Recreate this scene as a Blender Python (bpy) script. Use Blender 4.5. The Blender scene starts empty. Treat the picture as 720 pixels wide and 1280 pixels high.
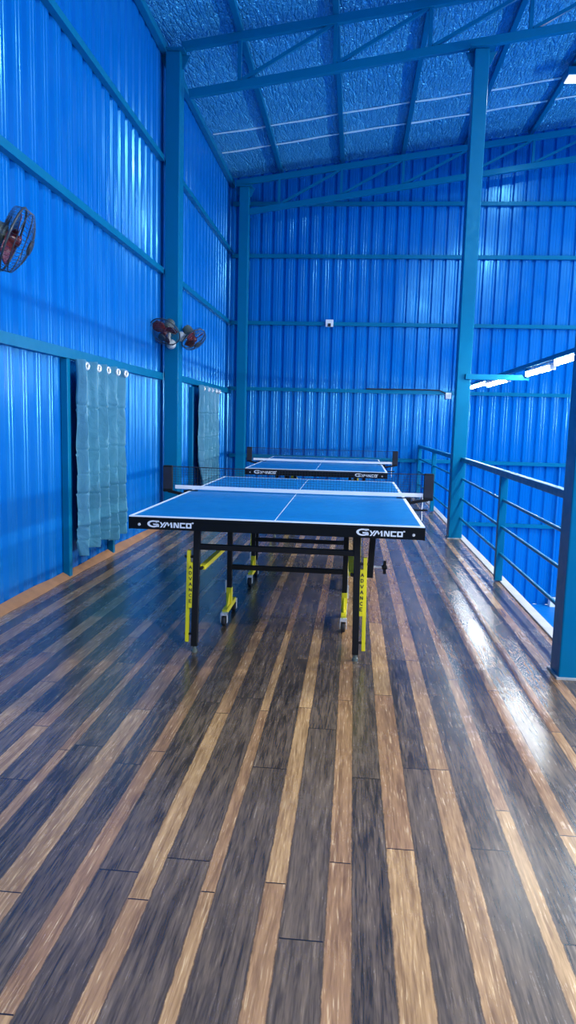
import bpy, math, random
from mathutils import Vector, Matrix
random.seed(7)
S = bpy.context.scene
COL = S.collection

# ------------------------------------------------------------------ materials
def srgb(r, g, b):
    f = lambda c: (c/255/12.92) if c/255 <= .04045 else ((c/255+.055)/1.055)**2.4
    return (f(r), f(g), f(b), 1)

class NT:
    """tiny node-tree helper"""
    def __init__(s, m):
        m.use_nodes = True
        s.t = m.node_tree
        s.b = next(n for n in s.t.nodes if n.type == 'BSDF_PRINCIPLED')
    def n(s, typ, **kw):
        nd = s.t.nodes.new(typ)
        for k, v in kw.items(): setattr(nd, k, v)
        return nd
    def l(s, a, b): s.t.links.new(a, b)
    def put(s, sock, v):
        if isinstance(v, (int, float)): sock.default_value = v
        elif isinstance(v, (tuple, list)): sock.default_value = v
        else: s.l(v, sock)
    def m(s, op, a, b=0.0, c=0.0):
        nd = s.n('ShaderNodeMath', operation=op)
        s.put(nd.inputs[0], a); s.put(nd.inputs[1], b); s.put(nd.inputs[2], c)
        return nd.outputs[0]
    def xyz(s, x, y, z=0.0):
        nd = s.n('ShaderNodeCombineXYZ')
        s.put(nd.inputs[0], x); s.put(nd.inputs[1], y); s.put(nd.inputs[2], z)
        return nd.outputs[0]
    def pos(s):
        c = s.n('ShaderNodeTexCoord'); p = s.n('ShaderNodeSeparateXYZ')
        s.l(c.outputs['Object'], p.inputs[0])
        return p.outputs[0], p.outputs[1], p.outputs[2], c.outputs['Object']
    def noise(s, vec, scale=1.0, detail=3.0, rough=.55, dist=0.0):
        nd = s.n('ShaderNodeTexNoise')
        s.l(vec, nd.inputs['Vector'])
        nd.inputs['Scale'].default_value = scale; nd.inputs['Detail'].default_value = detail
        nd.inputs['Roughness'].default_value = rough; nd.inputs['Distortion'].default_value = dist
        return nd.outputs[0]
    def white(s, vec):
        nd = s.n('ShaderNodeTexWhiteNoise', noise_dimensions='3D'); s.l(vec, nd.inputs['Vector'])
        return nd.outputs['Value']
    def mix(s, f, a, b):
        nd = s.n('ShaderNodeMix', data_type='RGBA')
        s.put(nd.inputs[0], f); s.put(nd.inputs[6], a); s.put(nd.inputs[7], b)
        return nd.outputs[2]
    def ramp(s, v, lo, hi, a=0.0, b=1.0):
        nd = s.n('ShaderNodeMapRange'); nd.interpolation_type = 'SMOOTHSTEP'
        s.put(nd.inputs[0], v); s.put(nd.inputs[1], lo); s.put(nd.inputs[2], hi); s.put(nd.inputs[3], a); s.put(nd.inputs[4], b)
        return nd.outputs[0]
    def bump(s, h, strength=.3, dist=.01):
        nd = s.n('ShaderNodeBump'); nd.inputs['Strength'].default_value = strength
        nd.inputs['Distance'].default_value = dist
        s.l(h, nd.inputs['Height']); s.l(nd.outputs[0], s.b.inputs['Normal'])

def mat(name, col, rough=.5, metal=0.0, spec=.5, var=.08, scale=6.0, bump=0.0, bscale=60.0, sheen=0.0, coat=0.0, tint=None):
    m = bpy.data.materials.new(name); t = NT(m)
    x, y, z, o = t.pos()
    n = t.noise(o, scale, 4)
    dark = tuple(c*(1-var) for c in col[:3])+(1,); light = tuple(min(1, c*(1+var)) for c in col[:3])+(1,)
    t.l(t.mix(n, dark, light), t.b.inputs['Base Color'])
    n2 = t.noise(o, scale*3, 2)
    t.l(t.ramp(n2, .3, .7, max(.02, rough-.05), rough+.05), t.b.inputs['Roughness'])
    t.b.inputs['Metallic'].default_value = metal
    t.b.inputs['Specular IOR Level'].default_value = spec
    t.b.inputs['Coat Weight'].default_value = coat; t.b.inputs['Coat Roughness'].default_value = .20
    if tint: t.b.inputs['Specular Tint'].default_value = tint
    t.b.inputs['Sheen Weight'].default_value = sheen
    if bump: t.bump(t.noise(o, bscale, 3), bump, .004)
    return m

M = {}
M['sheet'] = mat('blue_sheet_paint', (.0005, .142, .49, 1), .21, spec=.5, var=.03, scale=.6, tint=(.16, .66, 1, 1))
M['sheet'].node_tree.nodes['Principled BSDF'].inputs['IOR'].default_value = 2.0
def ripple(m):
    t = NT(m); x, y, z, o = t.pos()
    n = t.noise(t.xyz(t.m('MULTIPLY', x, 22.), t.m('MULTIPLY', y, 22.), t.m('MULTIPLY', z, 1.6)), 1., 2, .5)
    t.bump(n, .3, .004)
ripple(M['sheet'])
M['steel'] = mat('blue_steel_enamel', (.001, .150, .29, 1), .34, var=.10, scale=5, bump=.08, tint=(.14, .66, 1, 1))
M['black'] = mat('black_powder_coat', (.005, .006, .007, 1), .5, spec=.25, var=.2)
M['apron'] = mat('black_apron_paint', (.003, .005, .007, 1), .5, spec=.12, var=.2)
M['table'] = mat('blue_table_lacquer', (.001, .172, .44, 1), .45, var=.03, scale=3, tint=(.4, .8, 1, 1))
M['white'] = mat('white_line_paint', (.80, .86, .88, 1), .5, var=.03)
M['tape'] = mat('white_net_tape', (.90, .92, .92, 1), .8, var=.05, bump=.2, bscale=200)
M['yellow'] = mat('yellow_powder_coat', (.80, .68, .012, 1), .4, var=.06)
M['netblack'] = mat('dark_net_cord', (.012, .016, .03, 1), .8, var=.1)
M['chrome'] = mat('bright_zinc', (.78, .80, .80, 1), .3, metal=.45, var=.05)
M['rubber'] = mat('black_rubber', (.012, .012, .013, 1), .7, var=.2)
M['wtext'] = mat('white_print', (.78, .82, .84, 1), .5, var=.02)
M['ktext'] = mat('black_print', (.02, .02, .015, 1), .5, var=.02)
M['fangrey'] = mat('olive_grey_plastic', (.10, .125, .105, 1), .4, var=.15)
M['fanpale'] = mat('pale_plastic', (.62, .64, .60, 1), .4, var=.08)
M['fanblade'] = mat('maroon_blade_plastic', (.13, .022, .028, 1), .25, var=.1)
M['fandark'] = mat('dark_fan_rim', (.035, .045, .05, 1), .35, var=.15)
M['wire'] = mat('guard_wire', (.045, .06, .07, 1), .35, metal=.3, var=.1)
M['plasticwhite'] = mat('white_plastic', (.78, .82, .82, 1), .45, var=.04)
M['baseboard'] = mat('tan_vinyl_skirting', (.42, .20, .085, 1), .55, var=.35, scale=9)
M['trim'] = mat('pale_edge_trim', (.42, .42, .40, 1), .5, var=.2, scale=8)
M['court'] = mat('blue_court_mat', (.001, .20, .60, 1), .5, var=.04, scale=2, tint=(.4, .8, 1, 1))
M['seam'] = mat('white_seam_tape', (.70, .96, 1, 1), .4, metal=0, var=.1, scale=20)

def glow(name, col, strength):
    m = bpy.data.materials.new(name); t = NT(m)
    t.b.inputs['Base Color'].default_value = (.9, .9, .9, 1)
    t.b.inputs['Emission Color'].default_value = col
    t.b.inputs['Emission Strength'].default_value = strength
    return m
TUBE_E = 135
M['tube'] = glow('lit_tube', (.92, .98, 1, 1), TUBE_E)
M['lens'] = glow('lit_lens', (.9, .97, 1, 1), 1.5)

def make_floor_mat():
    m = bpy.data.materials.new('striped_plank_vinyl'); t = NT(m)
    x, y, z, o = t.pos()
    P = .1775
    # slightly ragged strip edges
    edge = t.noise(t.xyz(t.m('MULTIPLY', x, 30.), t.m('MULTIPLY', y, 22.)), 1., 3, .7)
    edge2 = t.noise(t.xyz(t.m('MULTIPLY', x, 2.), t.m('MULTIPLY', y, 1.1)), 1., 2)
    u = t.m('MULTIPLY_ADD', x, 1/P, .5-.01/P)
    k = t.m('FLOOR', u); f = t.m('FRACT', u)
    rk = t.white(t.xyz(k, 3.3, 1.7))
    half = t.m('MULTIPLY_ADD', rk, .16, .115)
    half = t.m('ADD', half, t.m('MULTIPLY', t.m('SUBTRACT', edge2, .5), .05))
    half = t.m('ADD', half, t.m('MULTIPLY', t.m('SUBTRACT', edge, .5), .055))
    dst = t.m('ABSOLUTE', t.m('SUBTRACT', f, .5))
    light = t.ramp(t.m('SUBTRACT', half, dst), -.014, .014)
    # plank ids and end joints
    kd = t.m('FLOOR', t.m('ADD', u, .5))
    kk = t.m('ADD', t.m('MULTIPLY', light, t.m('ADD', k, 100.)), t.m('MULTIPLY', t.m('SUBTRACT', 1., light), kd))
    kk = t.m('ROUND', kk)
    ro = t.white(t.xyz(kk, 9.1, .4))
    v = t.m('ADD', t.m('MULTIPLY', y, 1/1.22), t.m('MULTIPLY', ro, 7.))
    j = t.m('FLOOR', v); fv = t.m('FRACT', v)
    rnd = t.white(t.xyz(kk, j, 5.))
    rnd2 = t.white(t.xyz(kk, j, 8.))
    shift = t.m('MULTIPLY', rnd, 37.)
    # grain: long streaks and finer fibres
    g1 = t.noise(t.xyz(t.m('MULTIPLY_ADD', x, 34., shift), t.m('MULTIPLY_ADD', y, 2.6, shift)), 1., 5, .62, .9)
    g2 = t.noise(t.xyz(t.m('MULTIPLY_ADD', x, 150., shift), t.m('MULTIPLY_ADD', y, 9., shift)), 1., 3, .6, .4)
    g3 = t.noise(t.xyz(t.m('MULTIPLY_ADD', x, 16., shift), t.m('MULTIPLY_ADD', y, 5., shift)), 1., 3, .6, 1.2)
    gg = t.m('ADD', t.m('MULTIPLY', g1, .6), t.m('MULTIPLY', g2, .4))
    dk = t.mix(t.ramp(gg, .36, .68), (.020, .015, .011, 1), (.165, .112, .072, 1))
    dk = t.mix(t.m('MULTIPLY', t.ramp(g2, .58, .75), t.ramp(g1, .5, .65)), dk, (.34, .26, .17, 1))
    dk = t.mix(t.m('MULTIPLY', rnd, .6), dk, t.mix(t.ramp(gg, .3, .7), (.065, .045, .030, 1), (.21, .145, .09, 1)))
    lt = t.mix(t.ramp(gg, .3, .7), (.19, .095, .036, 1), (.57, .34, .145, 1))
    lt = t.mix(t.ramp(rnd2, .1, .9, 0., .85), lt, t.mix(t.ramp(gg, .3, .7), (.13, .062, .030, 1), (.38, .20, .092, 1)))
    lt = t.mix(t.m('MULTIPLY', t.ramp(g2, .58, .72), .5), lt, (.78, .56, .30, 1))
    knot = t.ramp(g3, .70, .78)
    lt = t.mix(t.m('MULTIPLY', knot, .85), lt, (.045, .02, .012, 1))
    c = t.mix(light, dk, lt)
    joint = t.m('SUBTRACT', 1., t.ramp(t.m('ABSOLUTE', t.m('SUBTRACT', fv, .5)), .4972, .4992))
    line = t.ramp(t.m('ABSOLUTE', t.m('SUBTRACT', half, dst)), 0., .022, .45, 1.)
    c = t.mix(t.m('MULTIPLY', t.m('MINIMUM', joint, 1.), line), (.008, .006, .005, 1), c)
    # scuffs
    sc = t.noise(t.xyz(t.m('MULTIPLY', x, 3.), t.m('MULTIPLY', y, 3.)), 1., 6, .7)
    c = t.mix(t.ramp(sc, .60, .78, 0., .22), c, (.24, .21, .17, 1))
    t.l(c, t.b.inputs['Base Color'])
    r = t.m('ADD', t.ramp(sc, .3, .75, .23, .29), t.m('MULTIPLY', t.m('SUBTRACT', g2, .5), .10))
    t.l(r, t.b.inputs['Roughness'])
    t.b.inputs['Specular IOR Level'].default_value = .9
    wav = t.noise(t.xyz(t.m('MULTIPLY', x, 2.4), t.m('MULTIPLY', y, 1.3)), 1., 2)
    h = t.m('ADD', t.m('MULTIPLY', g2, .014), t.m('MULTIPLY', wav, .3))
    t.bump(h, .22, .012)
    return m
M['floor'] = make_floor_mat()

def make_foil():
    m = bpy.data.materials.new('crinkled_foil_insulation'); t = NT(m)
    x, y, z, o = t.pos()
    def vor(sx, sy, rnd):
        nd = t.n('ShaderNodeTexVoronoi', feature='DISTANCE_TO_EDGE')
        wob = t.noise(o, 5., 3)
        t.l(t.xyz(t.m('MULTIPLY_ADD', x, sx, wob), t.m('MULTIPLY_ADD', y, sy, wob)), nd.inputs['Vector'])
        nd.inputs['Scale'].default_value = 1.; nd.inputs['Randomness'].default_value = rnd
        return t.ramp(nd.outputs['Distance'], 0., .16)
    v1 = vor(20., 3.2, 1.); v2 = vor(44., 16., 1.); v3 = vor(9., 22., 1.)
    n2 = t.noise(t.xyz(t.m('MULTIPLY', x, 5.), t.m('MULTIPLY', y, 3.)), 1., 4, .6, .6)
    n3 = t.noise(t.xyz(t.m('MULTIPLY', x, 70.), t.m('MULTIPLY', y, 40.)), 1., 3, .6)
    t.l(t.mix(n2, (.04, .48, .90, 1), (.09, .62, 1, 1)), t.b.inputs['Base Color'])
    t.b.inputs['Metallic'].default_value = .4
    t.b.inputs['Roughness'].default_value = .27
    h = t.m('ADD', t.m('ADD', t.m('MULTIPLY', v1, .8), t.m('MULTIPLY', v2, .35)), t.m('ADD', t.m('MULTIPLY', v3, .35), t.m('MULTIPLY', n3, .25)))
    t.bump(t.m('ADD', h, t.m('MULTIPLY', n2, .8)), 1., .03)
    return m
M['foil'] = make_foil()

def make_curtain():
    m = bpy.data.materials.new('grey_teal_satin'); t = NT(m)
    x, y, z, o = t.pos()
    n = t.noise(o, 7., 5, .6, .8)
    w = t.noise(t.xyz(t.m('MULTIPLY', y, 260.), t.m('MULTIPLY', z, 260.)), 1., 1)
    t.l(t.mix(n, (.035, .19, .28, 1), (.10, .35, .48, 1)), t.b.inputs['Base Color'])
    t.b.inputs['Roughness'].default_value = .36
    t.b.inputs['Sheen Weight'].default_value = .15
    t.bump(t.m('ADD', t.m('MULTIPLY', n, 1.), t.m('MULTIPLY', w, .04)), .5, .02)
    return m
M['curtain'] = make_curtain()

# ------------------------------------------------------------------ mesh builder
class MB:
    def __init__(s): s.v, s.f = [], []
    def add(s, vs, fs):
        o = len(s.v); s.v += [tuple(p) for p in vs]; s.f += [tuple(i+o for i in f) for f in fs]; return s
    def box(s, x0, x1, y0, y1, z0, z1):
        return s.add([(x0,y0,z0),(x1,y0,z0),(x1,y1,z0),(x0,y1,z0),(x0,y0,z1),(x1,y0,z1),(x1,y1,z1),(x0,y1,z1)],
                     [(0,3,2,1),(4,5,6,7),(0,1,5,4),(1,2,6,5),(2,3,7,6),(3,0,4,7)])
    def bar(s, a, b, w, h, up=(0,0,1)):
        a, b = Vector(a), Vector(b); d = (b-a).normalized(); up = Vector(up)
        r = d.cross(up)
        if r.length < 1e-4: r = d.cross(Vector((0,1,0)))
        r.normalize(); u = r.cross(d)
        vs = [p + r*sx*w/2 + u*sz*h/2 for p in (a, b) for sx, sz in ((-1,-1),(1,-1),(1,1),(-1,1))]
        return s.add(vs, [(0,3,2,1),(4,5,6,7),(0,1,5,4),(1,2,6,5),(2,3,7,6),(3,0,4,7)])
    def channel(s, a, b, w, h, t=.006, up=(0,0,1), flip=1):
        """open C section"""
        a, b = Vector(a), Vector(b); d = (b-a).normalized(); up = Vector(up); r = d.cross(up).normalized()*flip; u = up
        s.bar(a + r*(w/2-t/2), b + r*(w/2-t/2), t, h, up)
        for q in (1, -1): s.bar(a + u*q*(h/2-t/2) - r*t/2, b + u*q*(h/2-t/2) - r*t/2, w-t, t, up)
        return s
    def tube(s, pts, r, n=8, closed=False):
        pts = [Vector(p) for p in pts]; N = len(pts); rings = []
        ref = None
        for i, p in enumerate(pts):
            if closed: d = pts[(i+1) % N]-pts[i-1]
            else: d = pts[min(i+1, N-1)]-pts[max(i-1, 0)]
            d.normalize()
            if ref is None:
                ref = Vector((0,0,1)) if abs(d.z) < .9 else Vector((1,0,0))
            q = ref - d*ref.dot(d)
            if q.length < 1e-5: q = d.orthogonal()
            q.normalize(); ref = q; w = d.cross(q)
            rr = r[i] if isinstance(r, (list, tuple)) else r
            rings.append([p + (q*math.cos(2*math.pi*k/n) + w*math.sin(2*math.pi*k/n))*rr for k in range(n)])
        vs = [v for ring in rings for v in ring]; fs = []
        for i in range(N if closed else N-1):
            j = (i+1) % N
            for k in range(n):
                fs.append((i*n+k, i*n+(k+1) % n, j*n+(k+1) % n, j*n+k))
        if not closed:
            fs.append(tuple(range(n))[::-1]); fs.append(tuple((N-1)*n+k for k in range(n)))
        return s.add(vs, fs)
    def lathe(s, prof, origin, axis, n=20):
        """prof = [(radius, height along the axis)]"""
        o = Vector(origin); ax = Vector(axis).normalized(); q = ax.orthogonal().normalized(); w = ax.cross(q)
        vs = [o + ax*h + (q*math.cos(2*math.pi*k/n)+w*math.sin(2*math.pi*k/n))*r for r, h in prof for k in range(n)]
        fs = [(i*n+k, i*n+(k+1) % n, (i+1)*n+(k+1) % n, (i+1)*n+k) for i in range(len(prof)-1) for k in range(n)]
        fs.append(tuple(range(n))[::-1]); fs.append(tuple((len(prof)-1)*n+k for k in range(n)))
        return s.add(vs, fs)
    def ring(s, c, axis, R, r, n=24, m=6):
        c = Vector(c); ax = Vector(axis).normalized(); q = ax.orthogonal().normalized(); w = ax.cross(q)
        return s.tube([c + (q*math.cos(2*math.pi*k/n)+w*math.sin(2*math.pi*k/n))*R for k in range(n)], r, m, True)
    def quad2(s, quads, fx):
        """flat 2-D polygons through fx(u, v) -> (front point, back point)"""
        for qd in quads:
            F = [fx(*p) for p in qd]; n = len(qd)
            vs = [f[0] for f in F] + [f[1] for f in F]
            s.add(vs, [tuple(range(n)), tuple(range(n, 2*n))[::-1]] + [(i, n+i, n+(i+1) % n, (i+1) % n) for i in range(n)])
        return s
    def build(s, name, material, parent=None, bevel=0.0, smooth=False, loc=None):
        me = bpy.data.meshes.new(name)
        if loc is not None:
            L = Vector(loc); me.from_pydata([tuple(Vector(v)-L) for v in s.v], [], s.f)
        else: me.from_pydata(s.v, [], s.f)
        me.materials.append(material)
        o = bpy.data.objects.new(name, me); COL.objects.link(o)
        import bmesh
        bm = bmesh.new(); bm.from_mesh(me); bmesh.ops.recalc_face_normals(bm, faces=bm.faces); bm.to_mesh(me); bm.free()
        if loc is not None: o.location = loc
        if parent is not None: o.parent = parent
        if smooth:
            for p in me.polygons: p.use_smooth = True
            try: me.set_sharp_from_angle(angle=math.radians(40))
            except Exception: pass
        if bevel:
            b = o.modifiers.new('edge', 'BEVEL'); b.width = bevel; b.segments = 2; b.limit_method = 'ANGLE'
        return o

def tag(o, label, cat, group=None, kind=None):
    o['label'] = label; o['category'] = cat
    if group: o['group'] = group
    if kind: o['kind'] = kind
    return o
def empty(name, loc, label, cat, group=None, kind=None):
    o = bpy.data.objects.new(name, None); COL.objects.link(o); o.location = loc
    o.empty_display_size = .1
    return tag(o, label, cat, group, kind)
class Rel:
    """builds parts given in world metres under a thing standing at loc"""
    def __init__(s, root): s.r = root; s.L = Vector(root.location)
    def part(s, mb, name, material, **kw):
        p = kw.pop('under', s.r)
        if p is s.r or p.parent is s.r: L = s.L
        mb.v = [tuple(Vector(v)-L) for v in mb.v]
        return mb.build(name, material, p, **kw)
def structure(o): o['kind'] = 'structure'; return o
def copy_tree(o, parent=None):
    c = o.copy(); COL.objects.link(c); c.parent = parent
    for ch in list(o.children): copy_tree(ch, c)
    return c

# ------------------------------------------------------------------ the setting
Y0, YB, XL, XR = -3.0, 12.60, -2.235, 12.6
ZLOW = -1.83
RX, SL = 5.2, .1424                                     # ridge position and roof slope
def roof_z(x): return 5.40 + SL*((x if x <= RX else 2*RX-x)+2.03)

def corrugated(a, b, z_fn, z0, pos, axis, sign):
    """trapezoid sheet: pans with outward grooves, run along axis 'x' or 'y'"""
    P = .21; pts = []
    k = math.floor(a/P)
    while k*P < b:
        o = k*P
        for d, off in ((0,0),(.045,0),(.049,.0025),(.055,.0025),(.059,0),(.090,0),(.094,.0025),(.100,.0025),(.104,0),(.132,0),(.157,-.030),(.181,-.030),(.206,0)):
            if a <= o+d <= b: pts.append((o+d, off))
        k += 1
    if pts[0][0] > a: pts.insert(0, (a, 0))
    if pts[-1][0] < b: pts.append((b, 0))
    mb = MB(); vs = []
    for t, off in pts:
        p = pos + sign*off
        vs += [((p, t, z0) if axis == 'y' else (t, p, z0)), ((p, t, z_fn(t)) if axis == 'y' else (t, p, z_fn(t)))]
    mb.add(vs, [(2*i, 2*i+2, 2*i+3, 2*i+1) for i in range(len(pts)-1)])
    return mb
structure(corrugated(Y0, YB, lambda t: roof_z(XL)+.02, -.05, XL, 'y', 1).build('wall_left', M['sheet']))
structure(corrugated(XL, XR, lambda t: roof_z(t)+.03, ZLOW, YB, 'x', -1).build('wall_back', M['sheet']))
structure(corrugated(Y0, YB, lambda t: roof_z(XR), ZLOW, XR, 'y', -1).build('wall_right', M['sheet']))
# the unseen end wall behind the camera, its low opening added to let daylight in
mb = MB(); DZ = 2.45
for a_, b_, lo in ((XL, 1.30, DZ), (1.30, RX, ZLOW), (RX, XR, ZLOW)):
    mb.add([(a_, Y0, lo), (b_, Y0, lo), (b_, Y0, roof_z(b_)+.03), (a_, Y0, roof_z(a_)+.03)], [(0,1,2,3)])
structure(mb.build('wall_front', M['sheet']))
structure(MB().box(XL, 1.30, Y0, YB, -.16, 0).build('floor', M['floor']))
structure(MB().box(XL, XR, Y0, YB, ZLOW-.1, ZLOW).build('floor_lower', M['court']))
# the deck's front edge beam and its pale trim
structure(MB().box(1.16, 1.29, Y0, YB, -.42, -.16).build('deck_edge_beam', M['steel']))
structure(MB().box(1.245, 1.315, Y0, YB, -.02, .012).build('trim_1', M['trim'], bevel=.004))
# foil ceiling, two slopes, gently bellied between the purlins
mb = MB(); nx, ny = 90, 90; vs = []
for i in range(nx+1):
    x = XL-.15 + (XR-XL+.3)*i/nx
    for jn in range(ny+1):
        y = Y0 + (YB+.15-Y0)*jn/ny
        vs.append((x, y, roof_z(x) + .008*math.sin(x*7.1+y*3.3)*math.sin(y*5.7-x*2.)))
mb.add(vs, [(i*(ny+1)+jn, i*(ny+1)+jn+1, (i+1)*(ny+1)+jn+1, (i+1)*(ny+1)+jn) for i in range(nx) for jn in range(ny)])
ceil = structure(mb.build('ceiling', M['foil'], smooth=True))
for ys, w in ((11.42, .030), (10.72, .026), (9.45, .010), (7.1, .014), (6.3, .014), (5.4, .014)):
    mb = MB(); n = 60; pts = []
    for i in range(n+1):
        x = XL+.05 + (RX-XL-.05)*i/n
        yy = ys + .015*math.sin(x*2.1+ys) + .008*math.sin(x*7+ys*3)
        pts.append(Vector((x, yy, roof_z(x)-.012)))
    for i in range(n):
        ww = w*(1+.35*math.sin(i*.9+ys))
        mb.bar(pts[i], pts[i+1], ww, .012)
    structure(mb.build('seam_tape', M['seam'], ceil))
# skirting flap along the left wall
mb = MB(); n = 60
for i in range(n):
    ya, yb_ = Y0+(YB-Y0)*i/n, Y0+(YB-Y0)*(i+1)/n
    f = lambda y: .006*math.sin(y*3.1)+.004*math.sin(y*9.7)
    prof = lambda y: [(-2.165+f(y), y, .001), (-2.185+f(y), y, .018), (-2.212, y, .034+f(y)), (-2.232, y, .045+f(y)), (-2.232, y, .001)]
    A, B = prof(ya), prof(yb_)
    mb.add(A+B, [(0,1,6,5),(1,2,7,6),(2,3,8,7),(3,4,9,8),(4,0,5,9)])
structure(mb.build('baseboard_left', M['baseboard'], smooth=True))

# ------------------------------------------------------------------ steelwork
def column(x0, x1, y0, y1, ztop, label, cap=True, bracket=None, base=0.0):
    c = empty('steel_column', ((x0+x1)/2, (y0+y1)/2, base), label, 'column', 'blue box steel columns', 'thing'); R = Rel(c)
    R.part(MB().box(x0, x1, y0, y1, base, ztop), 'shaft', M['steel'], bevel=.008)
    R.part(MB().box(x0-.012, x1+.012, y0-.012, y1+.012, base, base+.01), 'base_plate', M['trim'])
    if cap:
        R.part(MB().box(max(x0-.05, -2.155), x1+.05, y0-.05, y1+.05, ztop, ztop+.015), 'cap_plate', M['steel'])
        for s in (-1, 1):
            xc = x0 if s < 0 else x1; mb = MB()
            mb.quad2([[(0, 0), (.09, 0), (.02, -.14), (0, -.14)]], lambda u, v: ((xc+s*u, (y0+y1)/2-.006, ztop+v), (xc+s*u, (y0+y1)/2+.006, ztop+v)))
            R.part(mb, 'gusset_plate', M['steel'])
    if bracket: R.part(MB().box(*bracket).box(1.835, 1.865, 8.005, 8.035, 1.835, 1.9025), 'lamp_bracket', M['steel'], bevel=.004)
    return c
column(-2.172, -2.012, 8.04, 8.24, 5.20, 'blue steel column on the left wall with two fans on it')
column(-2.03, -1.87, 12.18, 12.36, 5.11, 'blue steel column in the far left corner behind the tables')
column(1.115, 1.265, 8.04, 8.22, 5.17, 'tall blue steel column between the two railing sections', bracket=(1.20, 1.88, 8.0, 8.04, 1.775, 1.835))
column(1.09, 1.25, 3.59, 3.75, 5.17, 'blue steel column nearest the camera at the right picture edge')
column(-2.172, -2.012, 3.40, 3.58, 5.20, 'blue steel column carrying the nearest wall fan, mostly outside the picture')

def girt_left(z, ya, yb_, label, h=.06, d=.055, xf=-2.18):
    g = MB().channel((xf-d/2, ya, z), (xf-d/2, yb_, z), d, h, .006)
    return tag(g.build('wall_girt', M['steel']), label, 'wall rail', 'blue wall girts', 'thing')
for z, nm in ((4.10, 'top'), (2.905, 'middle'), (1.74, 'lowest')):
    h = .075 if nm == 'lowest' else .06
    extra = ', above the near curtain' if nm == 'lowest' else ''
    girt_left(z, Y0, 8.03, f'{nm} blue girt on the left wall, camera side of the column'+extra, h)
    extra = ', above the far curtain' if nm == 'lowest' else ''
    girt_left(z+.03, 8.25, 12.52, f'{nm} blue girt on the left wall beyond the column'+extra, h)
e = MB().bar((-2.195, Y0, 5.235), (-2.195, 12.52, 5.235), .07, .085)
tag(e.build('eave_beam', M['steel'], bevel=.006), 'blue eave beam along the top of the left wall', 'beam', None, 'thing')
for z, nm in ((4.945, 'blue girt on the back wall crossing behind the roof truss, highest of all'),
              (4.085, 'blue girt on the back wall just under the roof truss'),
              (2.96, 'blue girt on the back wall carrying the small white square socket'),
              (1.825, 'blue girt on the back wall level with the white junction box beside the tall column'),
              (.645, 'blue girt on the back wall just above the far table'),
              (-.435, 'lowest blue girt on the back wall, seen below the deck through the railing')):
    x0 = -2.20 if z > 0 else 1.4
    g = MB().channel((x0, 12.568, z), (XR-.05, 12.568, z), .06, .06, .006, flip=1)
    tag(g.build('wall_girt', M['steel']), nm, 'wall rail', 'blue wall girts', 'thing')

def wall_post(y, label, w=.06):
    p = MB().box(-2.232, -2.178, y, y+w, 0, 1.70)
    tag(p.build('wall_post', M['steel'], bevel=.004), label, 'post', 'blue window posts on the left wall', 'thing')
wall_post(5.28, 'blue wall post at the left edge of the near curtain')
wall_post(6.30, 'blue wall post whose foot shows under the right side of the near curtain', .05)
wall_post(9.52, 'blue wall post at the left edge of the far curtain', .07)

def truss(y, top, bot, x0t, x0b, x1, nodes, label, ch=.09, dd=.06):
    zt = lambda x: top[1] + top[2]*(x-top[0]); zb = lambda x: bot[1] + bot[2]*(x-bot[0])
    r = empty('roof_truss', (x0t, y, zt(x0t)), label, 'truss', 'blue roof trusses', 'thing'); R = Rel(r)
    R.part(MB().bar((x0t, y, zt(x0t)), (x1, y, zt(x1)), dd, ch), 'top_chord', M['steel'], bevel=.005)
    R.part(MB().bar((x0b, y, zb(x0b)), (x1, y, zb(x1)), dd, ch), 'bottom_chord', M['steel'], bevel=.005)
    for x in nodes:
        R.part(MB().bar((x, y, zb(x)+.03), (x, y, zt(x)-.03), .04, .04, (0,1,0)), 'vertical_web', M['steel'])
    for a, b in zip(nodes, nodes[1:]):
        R.part(MB().bar((a+.03, y, zb(a+.03)+.05), (b-.03, y, zt(b-.03)-.04), .035, .035, (0,1,0)), 'diagonal_web', M['steel'])
    return r
NODES = [-1.375, -.347, .652, 1.68, 2.70, 3.72, 4.74]
truss(8.13, (-2.03, 5.275, SL), (-1.896, 4.80, .149), -2.01, -1.93, RX, NODES, 'blue roof truss over the middle, resting on the tall column')
truss(12.25, (-2.095, 5.18, SL), (-1.851, 4.73, .154), -2.09, -1.88, RX, NODES, 'blue roof truss in front of the back wall')
for i, (x, nm) in enumerate(zip(NODES, ('leftmost', 'second from the left', 'third from the left', 'fourth from the left, passing behind the tall column top', 'fifth from the left', 'sixth from the left', 'last before the ridge'))):
    z = 5.275 + SL*(x+2.03) + .045
    mb = MB().bar((x, Y0, z+.032), (x, YB-.03, z+.032), .065, .064)
    tag(mb.build('roof_purlin', M['steel'], bevel=.004), f'blue roof purlin under the foil, {nm}', 'purlin', 'blue roof purlins', 'thing')

# ------------------------------------------------------------------ railings
def railing(pa, pb, posts, label):
    a, b = Vector((pa[0], pa[1], 0)), Vector((pb[0], pb[1], 0))
    r = empty('deck_railing', a, label, 'railing', 'blue deck railings', 'thing'); R = Rel(r)
    R.part(MB().bar(a+Vector((0,0,.897)), b+Vector((0,0,.897)), .055, .05), 'top_rail', M['steel'], bevel=.006)
    for z in (.68, .46, .24):
        R.part(MB().tube([a+Vector((0,0,z)), b+Vector((0,0,z))], .0125, 10), 'rail', M['steel'], smooth=True)
    for t, w in posts:
        p = a.lerp(b, t)
        R.part(MB().box(p.x-w/2, p.x+w/2, p.y-w/2, p.y+w/2, 0.012, .873), 'post', M['steel'], bevel=.004)
    return r
railing((1.235, 3.75), (1.235, 8.04), [(.495, .06)], 'blue deck railing between the nearest column and the tall column')
railing((1.225, 8.22), (1.165, 12.55), [(.53, .06), (.985, .06)], 'blue deck railing from the tall column to the back wall')

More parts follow.
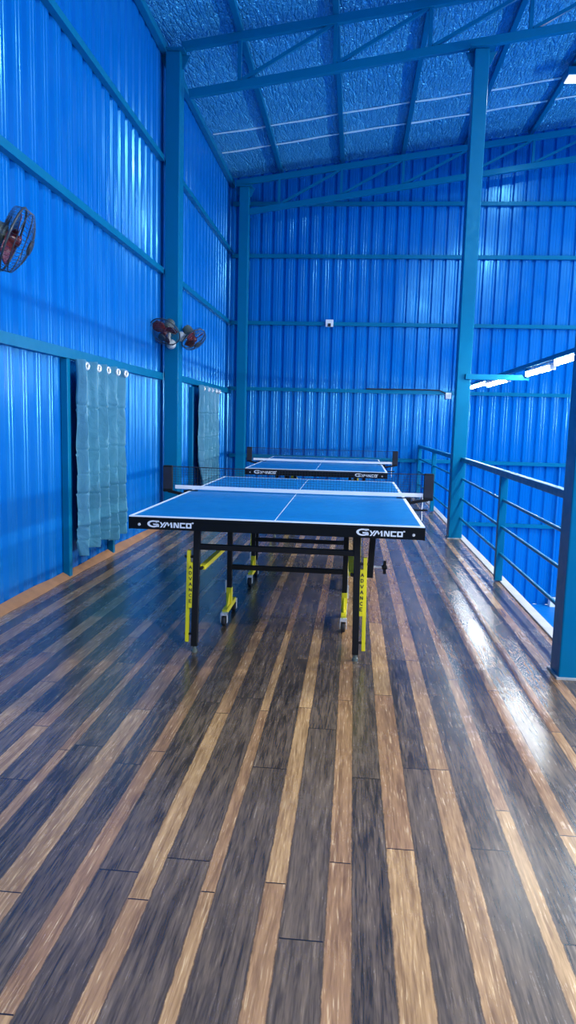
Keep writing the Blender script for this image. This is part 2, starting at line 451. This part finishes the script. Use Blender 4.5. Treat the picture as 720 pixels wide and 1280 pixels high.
# ------------------------------------------------------------------ lettering
def ring_quads(cx, cy, rx, ry, w, a0, a1, n=22):
    q = []
    for i in range(n):
        t0, t1 = math.radians(a0+(a1-a0)*i/n), math.radians(a0+(a1-a0)*(i+1)/n)
        P = lambda t, k: (cx+(rx-k*w*1.35)*math.cos(t), cy+(ry-k*w)*math.sin(t))
        q.append([P(t0,0), P(t1,0), P(t1,1), P(t0,1)])
    return q
def logo_quads():
    """wide block lettering, big G followed by smaller capitals; unit = cap height"""
    Q = ring_quads(.95, .62, .95, .66, .27, 38, 330)
    Q += [[(.95,.40),(1.72,.40),(1.72,.66),(.88,.66)], [(1.46,.06),(1.80,.06),(1.80,.5),(1.46,.5)], [(1.3,.98),(1.86,.98),(1.80,1.25),(1.05,1.27)]]
    # Y and M share a slant
    Q += [[(1.92,1),(2.16,1),(2.36,.55),(2.22,.36)], [(2.58,1),(2.82,1),(2.18,-.02),(1.94,-.02)]]
    Q += [[(2.42,0),(2.66,0),(3.14,1),(2.92,1)], [(2.94,1),(3.16,1),(3.36,.42),(3.22,.22)],
          [(3.22,.22),(3.36,.42),(3.72,1),(3.58,1)], [(3.56,1),(3.78,1),(3.84,0),(3.60,0)]]
    Q2 = Q; Q = []
    # N
    Q += [[(3.78,0),(3.98,0),(3.98,1),(3.78,1)], [(4.40,0),(4.60,0),(4.60,1),(4.40,1)], [(3.88,1),(4.10,1),(4.50,0),(4.28,0)]]
    # C
    Q += [[(4.74,0),(4.96,0),(4.96,1),(4.74,1)], [(4.96,0),(5.56,0),(5.56,.24),(4.96,.24)], [(4.96,.76),(5.56,.76),(5.56,1),(4.96,1)]]
    # O
    Q += [[(5.68,0),(5.90,0),(5.90,1),(5.68,1)], [(6.28,0),(6.50,0),(6.50,1),(6.28,1)], [(5.90,0),(6.28,0),(6.28,.24),(5.90,.24)], [(5.90,.76),(6.28,.76),(6.28,1),(5.90,1)]]
    # registered ring
    Q += ring_quads(6.68, 1.0, .15, .15, .05, 0, 360, 12) + [[(6.63,.93),(6.67,.93),(6.67,1.07),(6.63,1.07)], [(6.67,1.02),(6.73,1.02),(6.73,1.07),(6.67,1.07)], [(6.67,1.0),(6.70,1.02),(6.75,.93),(6.71,.93)]]
    return Q2 + [[(u+.24, v) for u, v in q] for q in Q]
STROKES = {'A': [((0,0),(.5,1)),((.5,1),(1,0)),((.2,.36),(.8,.36))],
           'D': [((.1,0),(.1,1)),((.1,1),(.7,.9)),((.7,.9),(.95,.5)),((.95,.5),(.7,.1)),((.7,.1),(.1,0))],
           'V': [((0,1),(.5,0)),((.5,0),(1,1))], 'N': [((.1,0),(.1,1)),((.1,1),(.9,0)),((.9,0),(.9,1))],
           'C': [((.95,.85),(.5,1)),((.5,1),(.08,.6)),((.08,.6),(.08,.4)),((.08,.4),(.5,0)),((.5,0),(.95,.15))],
           'E': [((.1,0),(.1,1)),((.1,1),(.9,1)),((.1,.5),(.75,.5)),((.1,0),(.9,0))]}
def letter_quads(ch, ox, oy, w, h, t):
    q = []
    for (a, b) in STROKES[ch]:
        ax, ay, bx, by = ox+a[0]*w, oy+a[1]*h, ox+b[0]*w, oy+b[1]*h
        d = math.hypot(bx-ax, by-ay); nx_, ny_ = -(by-ay)/d*t/2, (bx-ax)/d*t/2
        q.append([(ax-nx_, ay-ny_), (bx-nx_, by-ny_), (bx+nx_, by+ny_), (ax+nx_, ay+ny_)])
    return q

# ------------------------------------------------------------------ table tennis table (local: x across, y along, origin at middle of the floor)
TW, TL, TZ = 1.525, 2.74, .76
def make_table():
    t = empty('table_tennis_table', (0,0,0), '', 'table', 'table tennis tables', 'thing')
    W = TW/2
    for s in (-1, 1):                                    # the two halves; s = -1 faces the camera
        ya, yb_ = (-TL/2, -.004) if s < 0 else (.004, TL/2)
        top = MB().box(-W+.02, W-.02, ya+(.02 if s < 0 else 0), yb_-(.02 if s > 0 else 0), TZ-.022, TZ).build('tabletop', M['table'], t)
        ln = MB(); zl0, zl1 = TZ-.022, TZ+.0004
        ln.box(-W, -W+.02, ya, yb_, zl0, zl1); ln.box(W-.02, W, ya, yb_, zl0, zl1)
        ye = ya if s < 0 else yb_-.02
        ln.box(-W+.02, W-.02, ye, ye+.02, zl0, zl1)
        ln.box(-.0018, .0018, ya+.02 if s < 0 else ya, yb_-.02 if s > 0 else yb_, TZ-.001, TZ+.0005)
        ln.build('white_line', M['white'], top)
        # black steel apron
        ap = MB(); z0, z1 = TZ-.068, TZ-.0225; th = .03
        yo = ya if s < 0 else yb_-th
        ap.box(-W-.001, W+.001, yo-.001*(s < 0), yo+th+.001*(s > 0), z0, z1)
        for q in (-1, 1):
            ap.box(min(q*W, q*(W-th)), max(q*W, q*(W-th)), min(ya, ya+th) if s > 0 else ya+th, yb_-(th if s > 0 else 0), z0, z1)
        a = ap.build('apron', M['apron'], t, bevel=.002)
        rim = MB(); yf = ya if s < 0 else yb_
        rim.box(-W-.002, W+.002, yf-.002, yf+.002, TZ-.0225, TZ-.005)
        rim.build('rim_edge', M['apron'], a)
        for q in (-1, 1):
            rim2 = MB().box(q*W-.002, q*W+.002, ya, yb_, TZ-.0225, TZ-.005); rim2.build('rim_edge', M['apron'], a)
        # printed logos on the end apron, one at each side
        for xs in (-W+.098, W-.343):
            k = .245/7.07
            yl = yf + s*.0016
            if s < 0: fx = lambda u, v: ((xs+u*k, yl-.0012, z0+.0125+v*k*.80), (xs+u*k, yl, z0+.0125+v*k*.80))
            else: fx = lambda u, v: ((-(xs+u*k), yl+.0012, z0+.0125+v*k*.80), (-(xs+u*k), yl, z0+.0125+v*k*.80))
            MB().quad2(logo_quads(), fx).build('printed_logo', M['wtext'], a)
        for q in (-1, 1):
            bolt = MB().lathe([(.001, .006), (.006, .006), (.008, 0)], (q*(W-.055), yf+s*.001, z0+.024), (0, s, 0), 12)
            bolt.build('bolt', M['chrome'], a)
            plate = MB().box(q*W-.008 if q > 0 else q*W-.0025, q*W+.0025 if q > 0 else q*W+.008, min(yf, yf-s*.055), max(yf, yf-s*.055), z0-.001, z1)
            plate.build('corner_cap', M['black'], a)
        # outer legs with levelling feet, stays and braces
        yl = s*1.235; yi = s*.545
        for q in (-1, 1):
            xo, xi = q*.44, q*.368
            lg = MB().bar((xo-q*.012, yl, z0+.01), (xo, yl, .035), .035, .035, (0,1,0)).build('leg', M['black'], t, bevel=.003)
            MB().lathe([(.011, .045), (.011, .016), (.016, .013), (.017, 0)], (xo, yl, 0), (0,0,1), 14).build('leveller_foot', M['fangrey'], lg, smooth=True)
            # yellow stay beside the leg, with a lettered plate
            xs_ = xo+q*.040
            st = MB().bar((xs_-q*.006, yl-.004*s, .565), (xs_+q*.002, yl-.004*s, .055), .020, .022, (0,1,0)).build('side_stay', M['yellow'], t, bevel=.002)
            xp = xo+q*.0215
            MB().box(xp-.012, xp+.012, yl-.016, yl+.012, .25, .50).build('name_plate', M['yellow'], st, bevel=.001)
            L = MB(); n7 = 'ADVANCE'
            yt = yl + s*(.0165 if s < 0 else .0125)
            for i, ch in enumerate(n7):
                L.quad2(letter_quads(ch, -.0075, .465-i*.031, .015, .018, .0042),
                        (lambda u, v: ((xp+u, yl-.0172, v), (xp+u, yl-.0158, v))) if s < 0 else (lambda u, v: ((xp-u, yl+.0132, v), (xp-u, yl+.0118, v))))
            L.build('plate_lettering', M['ktext'], st)
            for z in (.10, .53):
                MB().tube([(xo, yl, z), (xs_+q*.016, yl, z)], .007, 8).build('peg', M['black'], st)
            # long yellow brace from the outer leg to the inner leg
            br = MB().bar((xo-q*.035, yl-s*.025, .468), (xi+q*.03, yi+s*.03, .468), .032, .026).build('brace', M['yellow'], t, bevel=.003)
            MB().tube([(xo, yl, .468), (xo-q*.035, yl, .468), (xo-q*.035, yl-s*.04, .468)], .009, 8).build('brace_pin', M['black'], br)
            # inner leg on a yellow wheeled foot
            li = MB().bar((xi, yi, z0+.01), (xi, yi, .185), .032, .032, (0,1,0)).build('leg', M['black'], t, bevel=.003)
            MB().bar((xi+q*.021, yi, .25), (xi+q*.021, yi, .17), .010, .018, (0,1,0)).build('height_clip', M['chrome'], li)
            ft = MB()
            ft.bar((xi, yi, .205), (xi, yi, .095), .036, .038, (0,1,0))
            ft.bar((xi, yi-.165, .085), (xi, yi+.165, .085), .034, .030)
            ft.quad2([[(-.10, .10), (.10, .10), (.018, .175), (-.018, .175)]], lambda u, v: ((xi-.006, yi+u, v), (xi+.006, yi+u, v)))
            ft = ft.build('wheel_foot', M['yellow'], t, bevel=.003)
            for w in (-1, 1):
                yw = yi+w*.175
                wh = MB().lathe([(.012, -.013), (.028, -.012), (.031, -.006), (.031, .006), (.028, .012), (.012, .013)], (xi, yw, .031), (1,0,0), 20)
                wh.build('wheel', M['rubber'], ft, smooth=True)
                fk = MB().box(xi-.021, xi-.017, yw-.016, yw+.016, .02, .082).box(xi+.017, xi+.021, yw-.016, yw+.016, .02, .082).box(xi-.021, xi+.021, yw-.02, yw+.02, .068, .086)
                fk.build('wheel_fork', M['chrome'], ft, bevel=.002)
        MB().bar((-.44, yl, .587), (.44, yl, .587), .030, .030).build('crossbar', M['black'], t, bevel=.003)
        MB().bar((-.368, yi, .337), (.368, yi, .337), .028, .030).build('crossbar', M['black'], t, bevel=.003)
        # latch arm with a clamping knob, under one corner of each half
        xa, yk = (-s)*.515, s*.78
        la = MB().bar((xa+.012*(-s), yk, z0+.01), (xa, yk, .36), .036, .030, (0,1,0)).build('latch_arm', M['black'], t, bevel=.003)
        kb = MB().tube([(xa, yk, .425), (xa+.085*(-s), yk, .425)], .008, 8)
        kb.build('knob_spindle', M['chrome'], la, smooth=True)
        x2 = xa+.085*(-s)
        MB().lathe([(.010, -.016), (.014, -.012), (.014, .012), (.010, .016)], (x2, yk, .425), (1,0,0), 14).bar((x2, yk, .385), (x2, yk, .465), .018, .016, (0,1,0)).build('knob', M['black'], la, bevel=.003)
        # rails under the top
        MB().bar((-W+.03, yi, z0+.012), (W-.03, yi, z0+.012), .03, .024).build('under_rail', M['black'], t)
    return t
def make_net():
    n = empty('table_tennis_net', (0,0,TZ), '', 'net', 'table tennis nets', 'thing')
    W = .885; z0, z1 = .007, .165                        # local heights above the tabletop
    mb = MB(); k = 88
    for i in range(k+1):
        x = -W + 2*W*i/k; mb.bar((x, 0, z0+.02), (x, 0, z1), .0016, .0016, (0,1,0))
    for j in range(9):
        z = z0+.022+(z1-z0-.022)*j/8; mb.bar((-W, 0, z), (W, 0, z), .0016, .0016)
    mb.build('net_mesh', M['netblack'], n)
    mb = MB(); N = 40; zz = lambda x: .022 + .004*(x/W)**2
    for i in range(N):
        xa, xb = -W+.02+(2*W-.02)*i/N, -W+.02+(2*W-.02)*(i+1)/N
        for s in (-1, 1):
            mb.add([(xa, s*.002, zz(xa)-.013), (xb, s*.002, zz(xb)-.013), (xb, s*.002, zz(xb)+.013), (xa, s*.002, zz(xa)+.013)], [(0,1,2,3)])
        mb.add([(xa,-.002,zz(xa)+.013),(xb,-.002,zz(xb)+.013),(xb,.002,zz(xb)+.013),(xa,.002,zz(xa)+.013)], [(0,1,2,3)])
    mb.build('white_tape', M['tape'], n)
    MB().tube([(-W-.02, 0, z1+.006), (-W/2, 0, z1+.001), (0, 0, z1), (W/2, 0, z1+.001), (W+.02, 0, z1+.006)], .0026, 6).build('top_cord', M['netblack'], n)
    for s in (-1, 1):
        xc = s*(W+.032)
        p = MB().box(xc-.034, xc+.034, -.012, .012, -.012, z1+.012).build('net_post', M['black'], n, bevel=.006)
        MB().box(xc-.03, xc+.03, -.0135, -.0115, .01, z1).build('sleeve_panel', M['netblack'], p)
        cl = MB().box(min(s*.735, xc), max(s*.735, xc), -.014, .014, -.084, -.072)
        cl.box(min(s*.768, s*.80), max(s*.768, s*.80), -.016, .016, -.084, .004)
        cl.box(min(s*.70, s*.80), max(s*.70, s*.80), -.016, .016, .0006, .006)
        cl.bar((s*.79, 0, -.03), (xc, 0, -.005), .022, .02)
        cl.build('clamp', M['black'], n, bevel=.002)
        MB().tube([(s*.75, 0, -.125), (s*.75, 0, -.07)], .006, 8).lathe([(.016, 0), (.018, .006), (.016, .012)], (s*.75, 0, -.135), (0,0,1), 12).build('clamp_screw', M['chrome'], n)
    MB().tube([(W-.006, -.003, .02), (W-.004, -.006, -.02), (W-.008, -.008, -.08), (W-.004, -.008, -.15)], .0032, 6).build('hanging_string', M['tape'], n)
    return n
TX = -.385
t1 = make_table(); n1 = make_net()
t2 = copy_tree(t1); n2 = copy_tree(n1)
t1.location = (TX, 4.935, 0); n1.location = (TX, 4.935, TZ)
t2.location = (TX, 8.92, 0); n2.location = (TX, 8.92, TZ)
t1['label'] = 'nearest blue table tennis table with yellow stays on black legs'
t2['label'] = 'far blue table tennis table in front of the back wall'
n1['label'] = 'table tennis net with white tape clamped across the nearest table'
n2['label'] = 'table tennis net with white tape clamped across the far table'

# ------------------------------------------------------------------ curtains
def curtain(y0, y1, ztop, zbot, label, pleats=4.5, ph=0.0, seed=1):
    rnd = random.Random(seed)
    c = empty('window_curtain', (-2.13, (y0+y1)/2, zbot), label, 'curtain', 'grey teal curtains on the left wall', 'thing'); R = Rel(c)
    nu, nv = 180, 230; vs = []
    creases = [(zbot+(ztop-zbot)*f, rnd.uniform(-.02, .02), rnd.uniform(.004, .0085)) for f in (.06, .13, .22, .31, .41, .53, .76)]
    tilt = [rnd.uniform(-.02, .02) for _ in range(12)]
    def off(s, z):
        h = (z-zbot)/(ztop-zbot)
        p = s*pleats+ph + .10*math.sin(h*4+seed+s*3)*(1-h)
        fr = 1-(p-math.floor(p)); kx = int(math.floor(p)) % 12
        saw = fr/.90 if fr < .90 else 1-(fr-.90)/.10
        saw = .75*saw+.25*saw*saw*(3-2*saw)
        a = (.070+.022*(1-h))
        x = (saw-.5)*a
        x += .006*math.sin(p*13+z*5)*(1-h) + .004*math.sin(z*17+p*3.1)
        for zc, sl, am in creases:
            d = z-(zc+tilt[kx]*1.1+sl*(fr-.5))
            x -= 1.2*am*math.exp(-(d/.0065)**2) - .7*am*math.exp(-((d-.022)/.016)**2)
        return x
    for j in range(nv+1):
        h = j/nv
        for i in range(nu+1):
            s = i/nu
            p = s*pleats+ph; fr = p-math.floor(p)
            zb = zbot + .022*((int(math.floor(p))*7) % 3 - 1) + .02*(fr-.5)
            z = zb+(ztop-zb)*h
            pin = 1-.03*math.sin(h*math.pi)
            y = (y0+y1)/2 + (s-.5)*(y1-y0)*pin
            vs.append((-2.100+off(s, z), y, z))
    mb = MB().add(vs, [(j*(nu+1)+i, j*(nu+1)+i+1, (j+1)*(nu+1)+i+1, (j+1)*(nu+1)+i) for j in range(nv) for i in range(nu)])
    cl = R.part(mb, 'cloth', M['curtain'], smooth=True)
    so = cl.modifiers.new('thick', 'SOLIDIFY'); so.thickness = .0025
    for e in range(5):
        s = (e+.55)/5; y = y0+(y1-y0)*s
        x = -2.092+off(s, ztop-.04)
        R.part(MB().ring((x, y, ztop-.045), (1, -.25, 0), .0235, .010, 24, 8), 'eyelet', M['chrome'], smooth=True)
        R.part(MB().lathe([(.002,.004),(.009,.004),(.011,0)], (x-.004, y, ztop-.045), (1,0,0), 12), 'hook', M['fangrey'], smooth=True)
    return c
curtain(5.34, 6.42, 1.70, .20, 'grey teal curtain hanging nearest the camera, creased, over the left wall', seed=3)
curtain(9.70, 10.95, 1.735, .22, 'grey teal curtain beyond the fan column, its lower end behind the near table', seed=8)

# ------------------------------------------------------------------ wall fans
def fan(head, nrm, base, bn, label, spin=0.0, r=.175):
    H, N, B, BN = Vector(head), Vector(nrm).normalized(), Vector(base), Vector(bn).normalized()
    f = empty('wall_fan', B, label, 'fan', 'wall fans', 'thing'); R = Rel(f)
    q = N.orthogonal().normalized(); q = (Vector((0,0,1)) - N*N.z).normalized(); w = N.cross(q)
    # base plate and arm
    R.part(MB().lathe([(.055, 0), (.055, .02), (.045, .04), (.025, .055)], B, BN, 20), 'wall_bracket', M['fanpale'], smooth=True)
    back = H - N*.13
    R.part(MB().tube([B+BN*.04, B+BN*.10+Vector((0,0,.01)), back.lerp(B+BN*.12, .4), back], [.024, .022, .02, .022], 12), 'arm', M['fanpale'], smooth=True)
    R.part(MB().lathe([(.02, -.19), (.048, -.175), (.056, -.15), (.058, -.07), (.05, -.05), (.03, -.045)], H, N, 22), 'motor_housing', M['fangrey'], smooth=True)
    g = MB()
    for s, (zc, dome) in ((-1, (-.05, .012)), (1, (.035, .055))):
        for k in range(44):
            a = 2*math.pi*k/44; d = q*math.cos(a)+w*math.sin(a)
            pts = []
            for t in (.25, .5, .75, .93, 1.0):
                hgt = zc + (dome*(1-t*t) if s > 0 else -dome*(1-t*t))
                if t == 1.0: hgt = -.008
                pts.append(H + d*r*t + N*hgt)
            g.tube(pts, .0011, 4)
        for t in (.28, .6):
            g.ring(H + N*(zc+(dome*(1-t*t))*s), N, r*t, .0016, 28, 5)
    gd = R.part(g, 'wire_guard', M['wire'])
    rim = MB().ring(H-N*.008, N, r, .006, 40, 8)
    rim2 = MB().ring(H+N*.03, N, r*.93, .003, 40, 6)
    R.part(rim, 'guard_rim', M['fandark'], smooth=True)
    R.part(rim2, 'guard_ring', M['wire'], smooth=True)
    R.part(MB().lathe([(.034, .075), (.042, .082), (.040, .092), (.01, .097)], H, N, 24), 'guard_badge', M['fandark'], smooth=True)
    R.part(MB().lathe([(.03, -.045), (.032, .015), (.024, .03), (.006, .034)], H, N, 20), 'hub', M['fanblade'], smooth=True)
    for k in range(3):
        a0 = spin+2*math.pi*k/3; vs = []; nu, nv = 9, 7
        for i in range(nu+1):
            t = i/nu; rr = .026+(r*.86-.026)*t
            half = (.44+.40*math.sin(math.pi*min(1, t*.85+.15)))
            for j in range(nv+1):
                u = j/nv-.5
                a = a0 + u*2*half*(1-.25*t) + .18*t
                vs.append(H + (q*math.cos(a)+w*math.sin(a))*rr + N*(-.01+u*.055*(1-.35*t)))
        mb = MB().add(vs, [(i*(nv+1)+j, i*(nv+1)+j+1, (i+1)*(nv+1)+j+1, (i+1)*(nv+1)+j) for i in range(nu) for j in range(nv)])
        b = R.part(mb, 'blade', M['fanblade'], smooth=True)
        so = b.modifiers.new('thick', 'SOLIDIFY'); so.thickness = .003
    return f
fan((-1.83, 3.76, 2.185), (.88, .34, -.40), (-2.012, 3.50, 2.17), (1, 0, 0), 'wall fan nearest the camera at the left picture edge, tilted to the room', .3)
fan((-2.105, 7.80, 2.205), (-.22, -.66, -.70), (-2.092, 8.04, 2.10), (0, -1, 0), 'wall fan on the camera-facing side of the left column, tilted down', .5)
fan((-1.86, 8.16, 2.175), (.55, -.25, -.70), (-2.012, 8.14, 2.20), (1, 0, 0), 'wall fan on the right side of the left column, turned away to the right', 1.1, .15)

# ------------------------------------------------------------------ lamps and small fittings
bm_ = MB().bar((1.85, .5, 1.925), (1.85, 12.5, 1.925), .055, .045)
tag(bm_.build('lamp_beam', M['steel'], bevel=.004), 'long blue beam beyond the railing carrying the row of tube lights', 'beam', None, 'thing')
def tube_light(ya, yb_, z, label, x=1.85):
    t = empty('tube_light', (x, (ya+yb_)/2, z), label, 'lamp', 'tube lights over the lower hall', 'thing'); R = Rel(t)
    R.part(MB().box(x-.022, x+.022, ya, yb_, z+.018, z+.036), 'housing', M['plasticwhite'], bevel=.003)
    R.part(MB().tube([(x, ya+.02, z-.002), (x, yb_-.02, z-.002)], .025, 14), 'lit_tube', M['tube'], smooth=True)
    for y in (ya, yb_-.02):
        R.part(MB().box(x-.028, x+.028, y, y+.02, z-.030, z+.03), 'end_cap', M['plasticwhite'], bevel=.003)
    for f in (.2, .8):
        y = ya+(yb_-ya)*f
        R.part(MB().box(x-.012, x+.012, y-.012, y+.012, z+.036, 1.9022), 'hanger', M['chrome'])
tube_light(10.30, 11.65, 1.885, 'lit tube light farthest along the row, beside the tall column')
tube_light(8.90, 10.22, 1.845, 'lit tube light second farthest in the row, just left of the bracket tip')
tube_light(6.98, 7.97, 1.845, 'lit tube light third farthest in the row, right of the bracket tip')
tube_light(5.60, 6.88, 1.875, 'lit tube light cut by the right picture edge, brightest of the row')

def flood(x, y, label):
    z = roof_z(x)-.17
    l = empty('flood_lamp', (x, y, z), label, 'lamp', 'flood lamps under the roof', 'thing'); R = Rel(l)
    R.part(MB().box(x-.16, x+.16, y-.13, y+.13, z-.07, z+.03), 'housing', M['steel'], bevel=.01)
    R.part(MB().box(x-.14, x+.14, y-.11, y+.11, z-.085, z-.071), 'lens', M['lens'], bevel=.004)
    R.part(MB().box(x-.02, x+.02, y-.02, y+.02, z+.03, z+.088), 'hanger', M['steel'])
flood(2.76, 10.25, 'flood lamp with a lit pale lens under the roof at the right picture edge')

def jbox(x0, x1, z0, z1, label, notch=False, cable=None):
    yb_ = 12.538; d = .045
    b = empty('junction_box', ((x0+x1)/2, yb_, z0), label, 'socket', 'small white boxes on the back wall', 'thing'); R = Rel(b)
    R.part(MB().box(x0, x1, yb_-d, yb_, z0, z1), 'box', M['plasticwhite'], bevel=.005)
    if notch:
        xc = (x0+x1)/2
        R.part(MB().box(xc-.026, xc+.026, yb_-d-.012, yb_-d, z0, z0+.055), 'plug', M['rubber'], bevel=.004)
    else:
        R.part(MB().box(x0+.015, x1-.015, yb_-d-.004, yb_-d, z0+.02, z1-.03), 'cover', M['fanpale'], bevel=.002)
    if cable: R.part(MB().tube(cable, .011, 8), 'cable', M['rubber'], smooth=True)
jbox(-.545, -.415, 2.905, 3.025, 'small white square socket on the middle back wall girt', True)
jbox(1.555, 1.65, 1.725, 1.83, 'small white junction box on the back girt, left of the tall column', False,
     [(1.56, 12.515, 1.815), (1.45, 12.51, 1.865), (1.2, 12.51, 1.87), (.85, 12.52, 1.868), (.2, 12.525, 1.866)])
wb = empty('wall_box', (3.64, 12.56, ZLOW), 'white box low on the back wall of the hall below the deck', 'box', None, 'thing'); R = Rel(wb)
R.part(MB().box(3.53, 3.80, 12.42, 12.56, ZLOW, ZLOW+.13), 'box', M['plasticwhite'], bevel=.008)
R.part(MB().tube([(3.56, 12.54, ZLOW+.13), (3.56, 12.54, .60)], .016, 8), 'conduit', M['sheet'], smooth=True)
R.part(MB().box(3.51, 3.82, 12.41, 12.57, ZLOW+.13, ZLOW+.15), 'lid', M['plasticwhite'], bevel=.004)

# ------------------------------------------------------------------ light
def area(name, loc, rot, sx, sy, power, col=(1,1,1)):
    l = bpy.data.lights.new(name, 'AREA'); l.shape = 'RECTANGLE'; l.size = sx; l.size_y = sy
    l.energy = power; l.color = col
    o = bpy.data.objects.new(name, l); COL.objects.link(o); o.location = loc; o.rotation_euler = rot
    o['kind'] = 'helper'
    return o
# the tube row along the opposite side of the hall
area('hall_tube_row', (12.3, 6.0, 1.62), (0, math.radians(90), 0), .10, 11.0, 1450, (.92, .98, 1))
# the near tube row goes on towards and past the camera, outside the picture
area('near_tube_row', (1.85, 1.2, 1.86), (0, math.radians(45), 0), .07, 8.0, 125, (.92, .98, 1))
# flood lamps under the roof of the hall
for i, (x, y, p) in enumerate(((2.76, 10.25, 40), (3.2, 4.2, 300), (7.5, 8.5, 600), (7.5, 3.0, 480), (2.6, -1.6, 480))):
    area('flood_light', (x, y, roof_z(x)-.28), (0, 0, 0), .28, .22, p, (.94, .98, 1))

w = bpy.data.worlds.new('daylight'); S.world = w; w.use_nodes = True
bg = w.node_tree.nodes['Background']; bg.inputs[0].default_value = (.84, .93, 1, 1); bg.inputs[1].default_value = 1.7

# ------------------------------------------------------------------ camera
cam = bpy.data.cameras.new('camera'); co = bpy.data.objects.new('camera', cam); COL.objects.link(co)
cam.sensor_width = 36; cam.sensor_fit = 'AUTO'; cam.lens = 884/1280*36; cam.clip_start = .02
rt = Vector((.99544475, .09165009, .0262679)); dn = Vector((.03758786, -.12406293, -.99156217)); fw = Vector((-.08761789, .98803272, -.12694273))
m = Matrix.Identity(4)
for i in range(3):
    m[i][0] = rt[i]; m[i][1] = -dn[i]; m[i][2] = -fw[i]
m[2][3] = 1.268
co.matrix_world = m
S.camera = co
S.view_settings.view_transform = 'Standard'; S.view_settings.look = 'None'
S.view_settings.gamma = 1; S.view_settings.use_curve_mapping = False
S.view_settings.exposure = -0.5
